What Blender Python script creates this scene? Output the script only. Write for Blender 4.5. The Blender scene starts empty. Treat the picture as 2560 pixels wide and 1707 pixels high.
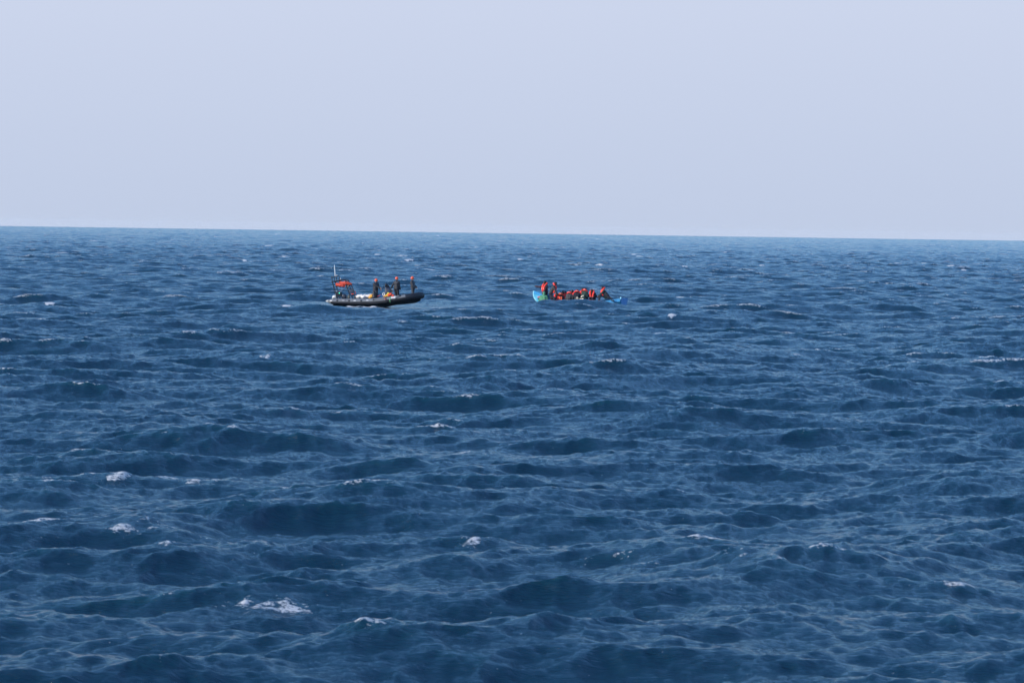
import bpy, bmesh, math, random
import numpy as np
from mathutils import Vector, Matrix, Euler, Quaternion

random.seed(7)
PI = math.pi
SC = bpy.context.scene
COL = SC.collection

# ---------------------------------------------------------------- camera
F = 150.0 / 36.0 * 2560.0            # focal length in photo pixels
CAM_H = 5.9
pitch = math.atan(283.5 / F)
roll = math.radians(0.828)
fwd = Vector((0, math.cos(pitch), -math.sin(pitch)))
r0 = Vector((1, 0, 0)); u0 = r0.cross(fwd)
right = r0 * math.cos(roll) + u0 * math.sin(roll)
up = u0 * math.cos(roll) - r0 * math.sin(roll)
CAM = Vector((0, 0, CAM_H))
cd = bpy.data.cameras.new("camera"); cam = bpy.data.objects.new("camera", cd); COL.objects.link(cam)
cam.matrix_world = Matrix(((right.x, up.x, -fwd.x, 0), (right.y, up.y, -fwd.y, 0), (right.z, up.z, -fwd.z, CAM_H), (0, 0, 0, 1)))
cd.lens = 150; cd.sensor_width = 36; cd.clip_start = 0.5; cd.clip_end = 30000
cd.dof.use_dof = True; cd.dof.focus_distance = 316; cd.dof.aperture_fstop = 8.0
SC.camera = cam

# ---------------------------------------------------------------- sky and sun
SUN_EL, SUN_AZ = math.radians(24), math.radians(242)     # azimuth clockwise from +Y: left and a little behind the camera
w = bpy.data.worlds.new("World"); SC.world = w; w.use_nodes = True
nt = w.node_tree; nt.nodes.clear()
out = nt.nodes.new('ShaderNodeOutputWorld'); bg = nt.nodes.new('ShaderNodeBackground')
sky = nt.nodes.new('ShaderNodeTexSky'); sky.sky_type = 'NISHITA'; sky.sun_disc = False
sky.sun_elevation = SUN_EL; sky.sun_rotation = SUN_AZ
sky.air_density = 1.0; sky.dust_density = 0.6; sky.ozone_density = 2.2; sky.altitude = 0
# pale lavender band low over the sea; unseen sky above it boosted bluer for the sea's sheen
tcw = nt.nodes.new('ShaderNodeTexCoord'); sx = nt.nodes.new('ShaderNodeSeparateXYZ'); nt.links.new(tcw.outputs['Generated'], sx.inputs[0])
cr = nt.nodes.new('ShaderNodeValToRGB'); cr.color_ramp.interpolation = 'EASE'
e = cr.color_ramp.elements
SKY0, SKY1, AIR = (0.526, 0.604, 0.780), (0.608, 0.674, 0.846), (0.242, 0.376, 0.622)
HAZE = 0.000032                       # the sky is a touch brighter right at the horizon, where it is seen through the most haze
e[0].position = 0.0; e[1].position = 0.058 ** (1 / 3); e[1].color = (*SKY1, 1); cr.color_ramp.interpolation = 'LINEAR'
for k_, z_ in enumerate((0.0, 0.00033, 0.0005, 0.0008, 0.0013, 0.0022, 0.004, 0.01, 0.02, 0.035)):
    T_ = math.exp(-HAZE * min(9800, 3.1 / max(z_, 1e-6))); el_ = e[0] if k_ == 0 else e.new(z_ ** (1 / 3))
    el_.color = (*[((a + (b - a) * z_ / 0.058) - (1 - T_) * c) / T_ for a, b, c in zip(SKY0, SKY1, AIR)], 1)
mx0 = nt.nodes.new('ShaderNodeMath'); mx0.operation = 'MAXIMUM'; mx0.inputs[1].default_value = 0.0; nt.links.new(sx.outputs['Z'], mx0.inputs[0])
pw = nt.nodes.new('ShaderNodeMath'); pw.operation = 'POWER'; pw.inputs[1].default_value = 1 / 3; nt.links.new(mx0.outputs[0], pw.inputs[0]); nt.links.new(pw.outputs[0], cr.inputs[0])
sc10 = nt.nodes.new('ShaderNodeVectorMath'); sc10.operation = 'SCALE'; sc10.inputs['Scale'].default_value = 10.0; nt.links.new(cr.outputs[0], sc10.inputs[0])
mk = nt.nodes.new('ShaderNodeMapRange'); mk.interpolation_type = 'SMOOTHSTEP'; mk.inputs[1].default_value = 0.053; mk.inputs[2].default_value = 0.064; nt.links.new(sx.outputs['Z'], mk.inputs[0])
hs = nt.nodes.new('ShaderNodeMix'); hs.data_type = 'RGBA'; nt.links.new(mk.outputs[0], hs.inputs[0]); nt.links.new(sc10.outputs[0], hs.inputs[6]); tn = nt.nodes.new('ShaderNodeVectorMath'); tn.operation = 'MULTIPLY'; 
tr_ = nt.nodes.new('ShaderNodeMapRange'); tr_.inputs[1].default_value = 0.06; tr_.inputs[2].default_value = 0.34; nt.links.new(sx.outputs['Z'], tr_.inputs[0])
tm_ = nt.nodes.new('ShaderNodeMix'); tm_.data_type = 'RGBA'; tm_.inputs[6].default_value = (0.94, 1.22, 1.68, 1); tm_.inputs[7].default_value = (1.32, 2.10, 2.80, 1)
nt.links.new(tr_.outputs[0], tm_.inputs[0]); nt.links.new(tm_.outputs[2], tn.inputs[1]); nt.links.new(sky.outputs[0], tn.inputs[0]); nt.links.new(tn.outputs[0], hs.inputs[7])
nt.links.new(hs.outputs[2], bg.inputs[0])
bg.inputs[1].default_value = 0.1
nt.links.new(bg.outputs[0], out.inputs[0])
sd = bpy.data.lights.new("sun", 'SUN'); so = bpy.data.objects.new("sun", sd); COL.objects.link(so)
sdir = Vector((math.sin(SUN_AZ) * math.cos(SUN_EL), math.cos(SUN_AZ) * math.cos(SUN_EL), math.sin(SUN_EL)))
so.rotation_euler = sdir.to_track_quat('Z', 'Y').to_euler(); so.location = (-60, 200, 60)
sd.energy = 4.0; sd.angle = math.radians(0.5); sd.color = (1.0, 0.86, 0.70)
SC.view_settings.view_transform = 'Standard'; SC.view_settings.look = 'None'
SC.view_settings.exposure = 0.0; SC.view_settings.gamma = 1.0
SC.render.engine = 'CYCLES'
SC.cycles.max_bounces = 6; SC.cycles.caustics_reflective = False; SC.cycles.caustics_refractive = False
SC.cycles.use_denoising = True

# ---------------------------------------------------------------- pixel rays (photo pixels, 2560x1707)
def ray(px, py):
    return fwd + right * ((px - 1280) / F) - up * ((py - 853.5) / F)

class Frame:
    """A boat's upright frame: a = toward the photo's right along the keel, n = out of the near side."""
    def __init__(self, px, py, Y, yaw):
        r = ray(px, py); self.c = CAM + r * (Y / r.y)
        self.a = Vector((math.cos(yaw), math.sin(yaw), 0)); self.n = Vector((math.sin(yaw), -math.cos(yaw), 0))
    def w(self, px, py, t=0.0):       # world point seen at px,py on the plane t metres toward the near side
        r = ray(px, py)
        lam = (t + (self.c - CAM).dot(self.n)) / r.dot(self.n)
        return CAM + r * lam
    def p(self, s, t, z):
        return self.c + self.a * s + self.n * t + Vector((0, 0, z))
RB = Frame(939, 760, 314, math.radians(-11))      # grey rescue boat
BB = Frame(1450, 757, 326, math.radians(-24))     # blue wooden boat
# ---------------------------------------------------------------- materials
def mat(name, col, rough=0.6, metal=0.0, var=0.12, nscale=6.0, bump=0.0, bscale=40.0, spec=0.5, coat=0.0):
    m = bpy.data.materials.new(name); m.use_nodes = True
    t = m.node_tree; b = t.nodes['Principled BSDF']
    tc = t.nodes.new('ShaderNodeTexCoord')
    nz = t.nodes.new('ShaderNodeTexNoise'); nz.inputs['Scale'].default_value = nscale; nz.inputs['Detail'].default_value = 5
    t.links.new(tc.outputs['Object'], nz.inputs['Vector'])
    mr = t.nodes.new('ShaderNodeMapRange'); mr.inputs[1].default_value = 0.3; mr.inputs[2].default_value = 0.7
    mr.inputs[3].default_value = 1 - var; mr.inputs[4].default_value = 1 + var
    t.links.new(nz.outputs[0], mr.inputs[0])
    mx = t.nodes.new('ShaderNodeMix'); mx.data_type = 'RGBA'; mx.blend_type = 'MULTIPLY'; mx.inputs[0].default_value = 1
    mx.inputs[6].default_value = (*col, 1); t.links.new(mr.outputs[0], mx.inputs[7]); t.links.new(mx.outputs[2], b.inputs['Base Color'])
    b.inputs['Roughness'].default_value = rough; b.inputs['Metallic'].default_value = metal
    b.inputs['Specular IOR Level'].default_value = spec; b.inputs['Coat Weight'].default_value = coat
    if bump:
        n2 = t.nodes.new('ShaderNodeTexNoise'); n2.inputs['Scale'].default_value = bscale; n2.inputs['Detail'].default_value = 4
        bp = t.nodes.new('ShaderNodeBump'); bp.inputs['Strength'].default_value = 1; bp.inputs['Distance'].default_value = bump
        t.links.new(tc.outputs['Object'], n2.inputs['Vector']); t.links.new(n2.outputs[0], bp.inputs['Height']); t.links.new(bp.outputs[0], b.inputs['Normal'])
    return m

def water_material():
    m = bpy.data.materials.new("sea_water"); m.use_nodes = True
    t = m.node_tree; b = t.nodes['Principled BSDF']; L = t.links.new; N = t.nodes.new
    b.inputs['IOR'].default_value = 1.34; b.inputs['Roughness'].default_value = 0.12
    geo = N('ShaderNodeNewGeometry')
    mp = N('ShaderNodeMapping'); mp.inputs['Rotation'].default_value = (0, 0, math.radians(-20)); mp.inputs['Scale'].default_value = (0.6, 2.2, 1.0)
    L(geo.outputs['Position'], mp.inputs['Vector'])
    n1 = N('ShaderNodeTexNoise'); n1.inputs['Scale'].default_value = 5.0; n1.inputs['Detail'].default_value = 6; n1.inputs['Roughness'].default_value = 0.62
    L(mp.outputs[0], n1.inputs['Vector'])
    bp = N('ShaderNodeBump'); bp.inputs['Strength'].default_value = 1.0; bp.inputs['Distance'].default_value = 0.075
    n2 = N('ShaderNodeTexNoise'); n2.inputs['Scale'].default_value = 17.0; n2.inputs['Detail'].default_value = 3; L(mp.outputs[0], n2.inputs['Vector'])
    hh = N('ShaderNodeMath'); hh.operation = 'MULTIPLY_ADD'; hh.inputs[1].default_value = 0.10; L(n2.outputs[0], hh.inputs[0]); L(n1.outputs[0], hh.inputs[2])
    L(hh.outputs[0], bp.inputs['Height']); L(bp.outputs[0], b.inputs['Normal'])
    at = N('ShaderNodeAttribute'); at.attribute_name = 'foam'
    # lacy foam: the breaking amount gates a fine noise
    f1 = N('ShaderNodeTexNoise'); f1.inputs['Scale'].default_value = 9.0; f1.inputs['Detail'].default_value = 5; f1.inputs['Roughness'].default_value = 0.7
    L(geo.outputs['Position'], f1.inputs['Vector'])
    st = N('ShaderNodeMath'); st.operation = 'MULTIPLY_ADD'; st.inputs[1].default_value = 2.6; st.inputs[2].default_value = -0.8; L(f1.outputs[0], st.inputs[0])
    ad = N('ShaderNodeMath'); ad.operation = 'ADD'; L(at.outputs['Fac'], ad.inputs[0]); L(st.outputs[0], ad.inputs[1])
    fr = N('ShaderNodeMapRange'); fr.inputs[1].default_value = 0.98; fr.inputs[2].default_value = 1.34; L(ad.outputs[0], fr.inputs[0])
    # slightly greener, milkier water where air is mixed in near a crest
    at2 = N('ShaderNodeAttribute'); at2.attribute_name = 'crest'
    wc = N('ShaderNodeMix'); wc.data_type = 'RGBA'; wc.inputs[6].default_value = (0.0028, 0.027, 0.050, 1); wc.inputs[7].default_value = (0.004, 0.044, 0.066, 1)
    L(at2.outputs['Fac'], wc.inputs[0]); L(wc.outputs[2], b.inputs['Base Color'])
    fo = N('ShaderNodeBsdfPrincipled'); fo.inputs['Base Color'].default_value = (0.68, 0.66, 0.64, 1); fo.inputs['Roughness'].default_value = 0.6
    b2 = N('ShaderNodeBump'); b2.inputs['Strength'].default_value = 1; b2.inputs['Distance'].default_value = 0.06; L(f1.outputs[0], b2.inputs['Height']); L(b2.outputs[0], fo.inputs['Normal'])
    ms = N('ShaderNodeMixShader'); L(fr.outputs[0], ms.inputs[0]); L(b.outputs[0], ms.inputs[1]); L(fo.outputs[0], ms.inputs[2])
    L(ms.outputs[0], t.nodes['Material Output'].inputs[0])
    return m

# ---------------------------------------------------------------- the sea: wind waves from a directional spectrum
WIND = math.radians(-63)            # waves run toward the camera and a little to the right
def spectrum_tile(size, n, kmin, kmax, seed, B, kp, spread):
    rng = np.random.default_rng(seed)
    k1 = np.fft.fftfreq(n, size / n) * 2 * np.pi
    kx, ky = np.meshgrid(k1, k1, indexing='ij'); k = np.hypot(kx, ky); k[0, 0] = 1
    S = B * k ** -3.0 * np.exp(-1.1 * (kp / k) ** 2)
    th = np.arctan2(ky, kx) - WIND
    D = np.cos(th / 2) ** 2; D = D ** spread
    D /= 2 * np.pi * np.mean((np.cos(np.linspace(-PI, PI, 400) / 2) ** 2) ** spread)
    P = S * D / k
    P *= (1 / (1 + np.exp(-(k - kmin) / (0.06 * kmin)))) * (1 / (1 + np.exp((k - kmax) / (0.06 * kmax)))); P[0, 0] = 0
    dk = 2 * np.pi / size
    amp = np.sqrt(P * dk * dk) * (rng.normal(size=(n, n)) + 1j * rng.normal(size=(n, n))) * n * n
    ft = lambda a: np.real(np.fft.ifft2(a)).astype(np.float32)
    h = ft(amp); dx = ft(-1j * amp * kx / k) * -1; dy = ft(-1j * amp * ky / k) * -1
    # convergence (second derivatives of the displacement potential)
    jxx = ft(-amp * kx * kx / k); jyy = ft(-amp * ky * ky / k); jxy = ft(-amp * kx * ky / k)
    return dict(size=size, n=n, f=[h, dx, dy, jxx, jyy, jxy])

def sample(tile, X, Y, rot, nf=6):
    c, s = math.cos(rot), math.sin(rot); n = tile['n']
    u = (X * c + Y * s) / tile['size'] * n; v = (-X * s + Y * c) / tile['size'] * n
    iu = np.floor(u); iv = np.floor(v); fu = (u - iu).astype(np.float32); fv = (v - iv).astype(np.float32)
    i0 = iu.astype(np.int64) % n; j0 = iv.astype(np.int64) % n; i1 = (i0 + 1) % n; j1 = (j0 + 1) % n
    a, b, c_, d = i0 * n + j0, i1 * n + j0, i0 * n + j1, i1 * n + j1
    w00 = (1 - fu) * (1 - fv); w10 = fu * (1 - fv); w01 = (1 - fu) * fv; w11 = fu * fv
    o = []
    for q in tile['f'][:nf]:
        g = q.ravel(); o.append(g[a] * w00 + g[b] * w10 + g[c_] * w01 + g[d] * w11)
    # rotate vectors back
    dx, dy = o[1].copy(), o[2].copy(); o[1] = dx * c - dy * s; o[2] = dx * s + dy * c
    return o

R_EARTH = 6371000.0
def build_sea():
    B = 0.0115
    t0 = spectrum_tile(701.0, 1024, 0.05, 2 * PI / 8, 11, B * 0.9, 2 * PI / 16, 5)
    t1 = spectrum_tile(157.0, 1024, 2 * PI / 8, 2 * PI / 1.1, 5, B * 1.35, 2 * PI / 16, 5.0)
    t2 = spectrum_tile(31.0, 1024, 2 * PI / 1.1, 2 * PI / 0.16, 9, B * 1.7, 2 * PI / 16, 5.0)
    # one sheet round the camera out past the horizon; its grid is finer where the view is
    th = list(np.linspace(-9.2, 9.2, 1040)); step = 18.4 / 1039
    while th[-1] + step < 180: th.append(th[-1] + step); step *= 1.22
    neg = [-q for q in th[1040:]][::-1]
    th = np.radians(np.array(neg + th)); nt_ = len(th)
    rad = [4.0]
    while rad[-1] < 36: rad.append(rad[-1] * 1.06)
    while rad[-1] < 9400:
        rr = rad[-1]; rad.append(rr * (1 + 0.00105 + 0.00080 * min(1, max(0, rr - 500) / 1500)))
    rad = np.array(rad); nr = len(rad)
    Rr, Th = np.meshgrid(rad, th, indexing='ij')
    X = (Rr * np.sin(Th)).ravel(); Y = (Rr * np.cos(Th)).ravel(); Rf = Rr.ravel()
    dth = np.gradient(th); cell = np.maximum(Rr * np.abs(dth)[None, :], np.gradient(rad)[:, None] * 0.6).ravel()
    fade = lambda lam: np.clip(1.6 - 3.2 * cell / lam, 0, 1).astype(np.float32)
    a = sample(t0, X, Y, 0.35); f0 = fade(45.0) * (1 + 1.3 * np.clip((Rf - 3000) / 4000, 0, 1)).astype(np.float32)
    H, DX, DY = a[0] * f0, a[1] * f0, a[2] * f0; JX, JY, JZ = a[3], a[4], a[5]
    R0 = (a[0] * f0).copy()
    b = sample(t1, X, Y, -0.22); f1 = np.maximum(fade(4.2), np.where(np.abs(np.arctan2(X, Y)) < 0.18, 0.6, 0)).astype(np.float32)
    H += b[0] * f1; DX += b[1] * f1; DY += b[2] * f1; JX = JX + b[3]; JY = JY + b[4]; JZ = JZ + b[5]
    c = sample(t2, X, Y, 0.61, 3); f2 = fade(0.6)
    chop = 1.15
    J = (1 + chop * JX) * (1 + chop * JY) - (chop * JZ) ** 2
    # calmer water round the hulls so that they sit at their waterline, with the swell the photograph shows there
    def gauss(px, py, Yd, sx, sy, amp, yaw=0.0):
        r = ray(px, py); k = Yd / r.y; cx, cy = r.x * k, Yd
        ux = (X - cx) * math.cos(yaw) + (Y - cy) * math.sin(yaw); uy = -(X - cx) * math.sin(yaw) + (Y - cy) * math.cos(yaw)
        return amp * np.exp(-0.5 * (ux / sx) ** 2 - 0.5 * (uy / sy) ** 2)
    def calm(fr, sx, sy):
        ux = (X - fr.c.x) * fr.a.x + (Y - fr.c.y) * fr.a.y; uy = (X - fr.c.x) * fr.n.x + (Y - fr.c.y) * fr.n.y
        return np.exp(-0.5 * np.maximum(0, np.abs(ux / sx) - 1) ** 2 * 6 - 0.5 * np.maximum(0, np.abs(uy / sy) - 1) ** 2 * 4), ux, uy
    k1, s1, q1 = calm(RB, 4.4, 8.0); k2, s2, q2 = calm(BB, 4.6, 3.0)
    keep = (1 - 0.80 * k1) * (1 - 0.80 * k2)
    H *= keep; DX *= keep; DY *= keep
    for g in LOCAL_WAVES: H += gauss(*g)
    for (px, py, wx, wy, st) in FOAM_SPOTS:
        if py > 800:
            r = ray(px, py); lam = CAM_H / -r.z; cx, cy = r.x * lam, r.y * lam
            H += 0.12 * np.exp(-0.5 * ((X - cx) / (wx * 1.4)) ** 2 - 0.5 * ((Y - cy - 0.3 - 0.25 * (X - cx)) / 0.55) ** 2)
    wash = np.exp(-0.5 * ((q1 - 1.75) / 0.36) ** 2) * np.clip((s1 + 2.0) * 2, 0, 1) * np.clip((1.3 - s1) * 1.5, 0, 1)
    H += wash * (0.10 + 0.05 * np.sin(s1 * 4.1) * np.sin(s1 * 1.7 + 1))
    far_foam = np.zeros(len(X), np.float32)
    for (px, py, wp) in FAR_CRESTS:
        r = ray(px, py); lam = CAM_H / -r.z; dd = lam; cx, cy = r.x * lam, r.y * lam
        if dd > 6500: dd = 6500; cx, cy = r.x * dd, r.y * dd
        sx = 0.50 * wp * dd / F; sy = max(0.6, dd * 0.0026); am = min(0.5, 0.85 * dd / F)
        win = np.nonzero((np.abs(X - cx) < sx * 1.5 + 0.5) & (np.abs(Y - cy) < max(5.0, dd * 0.012)))[0]   # ride the nearest wave top
        if len(win): kk = win[np.argmax(H[win])]; cx, cy = float(X[kk]), float(Y[kk]) - 0.3 * sy
        near = (np.abs(X - cx) < sx * 4) & (np.abs(Y - cy) < sy * 6)
        sk = np.sin(px * 12.9) * 0.5
        g = np.exp(-0.5 * ((X[near] - cx) / sx) ** 2 - 0.5 * ((Y[near] - cy - sk * (X[near] - cx)) / sy) ** 2)
        H[near] += g * am; far_foam[near] = np.maximum(far_foam[near], np.clip(g * (1.55 + 1.1 * np.clip(b[0][near] / 0.12, -1, 1) + 0.5 * np.sin((X[near] - cx) / sx * 5 + px)) - 0.55, 0, 1) * 1.0)
    H += c[0] * f2; DX += 0.4 * c[1] * f2; DY += 0.4 * c[2] * f2
    Z = H - Rf ** 2 / (2 * R_EARTH)
    P = np.empty((nr * nt_, 3), np.float32)
    P[:, 0] = X + chop * DX; P[:, 1] = Y + chop * DY; P[:, 2] = Z
    # breaking crests
    gate = sample(t1, X * 0.31 + 900, Y * 0.31 + 77, 0.9, 3)[0] / 0.1
    sel = (Rf > 50) & (Rf < 2000)
    js = float(J[sel].std()); thr = np.interp(Rf, [150, 700], [float(np.percentile(J[sel], 0.35)), float(np.percentile(J[sel], 1.1))]) + 0.10 * js * np.clip(gate, -2, 2) * 5
    foam = np.clip((thr - J) / js * 1.1 + 0.25, 0, 0.66)
    foam *= keep ** 2
    for (px, py, wx, wy, st) in [(a, b, c_ * (.8 if b > 800 else 1), d * (.7 if b > 800 else 1), e * (.9 if b > 800 else 1)) for a, b, c_, d, e in FOAM_SPOTS]:      # whitecaps the photograph shows in the foreground
        r = ray(px, py); lam = CAM_H / -r.z; cx, cy = r.x * lam, r.y * lam
        near = (np.abs(X - cx) < wx * 4) & (np.abs(Y - cy) < wy * 4 + 3)
        g = np.exp(-0.5 * ((P[near, 0] - cx) / wx) ** 2 - 0.5 * ((P[near, 1] - cy - 0.25 * (P[near, 0] - cx)) / wy) ** 2) * st
        g = g * (1.0 + 0.9 * np.clip(c[0][near] / 0.02, -1, 1)) if py > 800 else g
        foam[near] = np.maximum(foam[near], np.clip(g, 0, 0.72))
    foam = np.maximum(foam, far_foam)
    # wash along the rescue boat's near side
    edge = np.clip(wash * 1.3, 0, 1)
    foam = np.maximum(foam, edge * 1.3 * np.clip(0.75 + 0.5 * np.sin(s1 * 7.3) * np.sin(s1 * 3.1), 0, 1))
    crest = np.clip((thr - J) / js * 0.7 + 0.9, 0, 1) * 0.8
    crest = np.maximum(crest, np.clip(foam * 1.2, 0, 1))
    idx = np.arange(nr * nt_).reshape(nr, nt_)
    q = np.stack([idx[:-1, :-1], idx[:-1, 1:], idx[1:, 1:], idx[1:, :-1]], -1).reshape(-1, 4)[:, ::-1]
    m = bpy.data.meshes.new("sea")
    m.vertices.add(len(P)); m.vertices.foreach_set("co", P.ravel())
    m.loops.add(q.size); m.loops.foreach_set("vertex_index", q.ravel().astype(np.int32))
    m.polygons.add(len(q)); m.polygons.foreach_set("loop_start", np.arange(0, q.size, 4, dtype=np.int32))
    m.polygons.foreach_set("use_smooth", np.ones(len(q), bool))
    for nm, val in (("foam", foam), ("crest", crest)):
        at = m.attributes.new(nm, 'FLOAT', 'POINT'); at.data.foreach_set("value", val.astype(np.float32))
    m.update(); m.materials.append(water_material())
    o = bpy.data.objects.new("sea", m); COL.objects.link(o); o['kind'] = 'structure'
    print("sea verts", len(P), "Hs", 4 * float(H[Rf > 40].std()), 'foam frac', float((foam > .3).mean()))
    return o
# px, py, distance, along x, along y, height, yaw
LOCAL_WAVES = [(1342, 757, 322.0, 1.1, 1.3, 0.22, 0.0), (1385, 757, 321.3, 1.7, 1.3, 0.33, 0.0), (1482, 757, 320.6, 2.0, 1.3, 0.55, 0.0), (805, 790, 283, 1.7, 2.2, 0.42, 0.1), (1290, 757, 322, 1.2, 1.2, -0.06, 0), (925, 760, 307.5, 2.4, 3.2, -0.16, 0)]
FOAM_SPOTS = [(109, 1330, .5, .4, .72), (316, 1337, .45, .35, .78), (403, 1330, .42, .35, .78), (484, 1343, .2, .25, .6), (435, 1353, .3, .3, .5), (678, 1514, .55, .40, 1.0),
  (294, 1202, .42, .5, .7), (413, 1197, .32, .4, .62), (517, 1202, .5, .5, .7), (917, 1240, .2, .5, .55), (1153, 1137, .4, .7, .6), (1186, 1373, .35, .4, .52), (1697, 1259, .2, .4, .6),
  (2002, 887, .45, .9, .6), (653, 899, .5, 1., .62), (1023, 932, .45, .9, .62), (1344, 829, .6, 1.3, .65), (1632, 841, .9, 1.4, .62),
  (1425, 807, .5, 1., .52), (685, 649, 1., 6, .65), (2437, 671, 1.2, 4., .65), (2546, 998, .35, .6, .65), (11, 620, 2.0, 12., .8), (870, 810, .3, 1., .5),
  (1500, 1412, .7, .2, .36), (1640, 1428, .5, .2, .38), (1800, 1445, .35, .2, .42), (1890, 1452, .35, .2, .42), (1960, 1462, .4, .2, .36), (345, 1383, .5, .4, .50), (430, 1402, .4, .4, .48)]
# breaking crests seen farther out: px, py, width in photo pixels
FAR_CRESTS = [(1652, 751, 26), (1690, 746, 30), (1121, 680, 36), (745, 776, 22), (98, 768, 26), (1697, 802, 18), (120, 578, 14), (54, 597, 12), (258, 604, 18), (139, 635, 30), (653, 616, 20), (705, 646, 24), (626, 656, 10), (683, 585, 14), (555, 592, 12), (1007, 643, 26), (1020, 654, 18), (958, 639, 12), (1102, 588, 24), (1235, 603, 24), (1195, 620, 10), (1302, 606, 14), (1337, 601, 10), (1617, 600, 18), (1655, 611, 14), (1492, 597, 8), (1566, 638, 26), (1612, 643, 20), (1683, 638, 14), (1424, 669, 22), (1484, 668, 24), (1321, 654, 14), (1726, 670, 14), (1797, 633, 8), (1838, 610, 8), (1895, 666, 16), (1993, 627, 8), (2238, 662, 14), (2287, 661, 16), (2374, 668, 20), (2472, 669, 30), (2412, 677, 14), (2537, 633, 34), (2317, 611, 16), (2368, 615, 12), (2472, 616, 10), (330, 660, 10), (420, 600, 8), (900, 610, 8), (780, 625, 8), (210, 690, 8), (2100, 598, 10), (1930, 605, 8), (1400, 620, 9)]
build_sea()
# ---------------------------------------------------------------- mesh tools
def frame_of(d, hint=None):
    d = d.normalized(); h = hint or Vector((0, 0, 1))
    if abs(d.dot(h.normalized())) > 0.97: h = Vector((1, 0, 0))
    x = h.cross(d).normalized(); y = d.cross(x)
    return x, y, d

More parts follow.
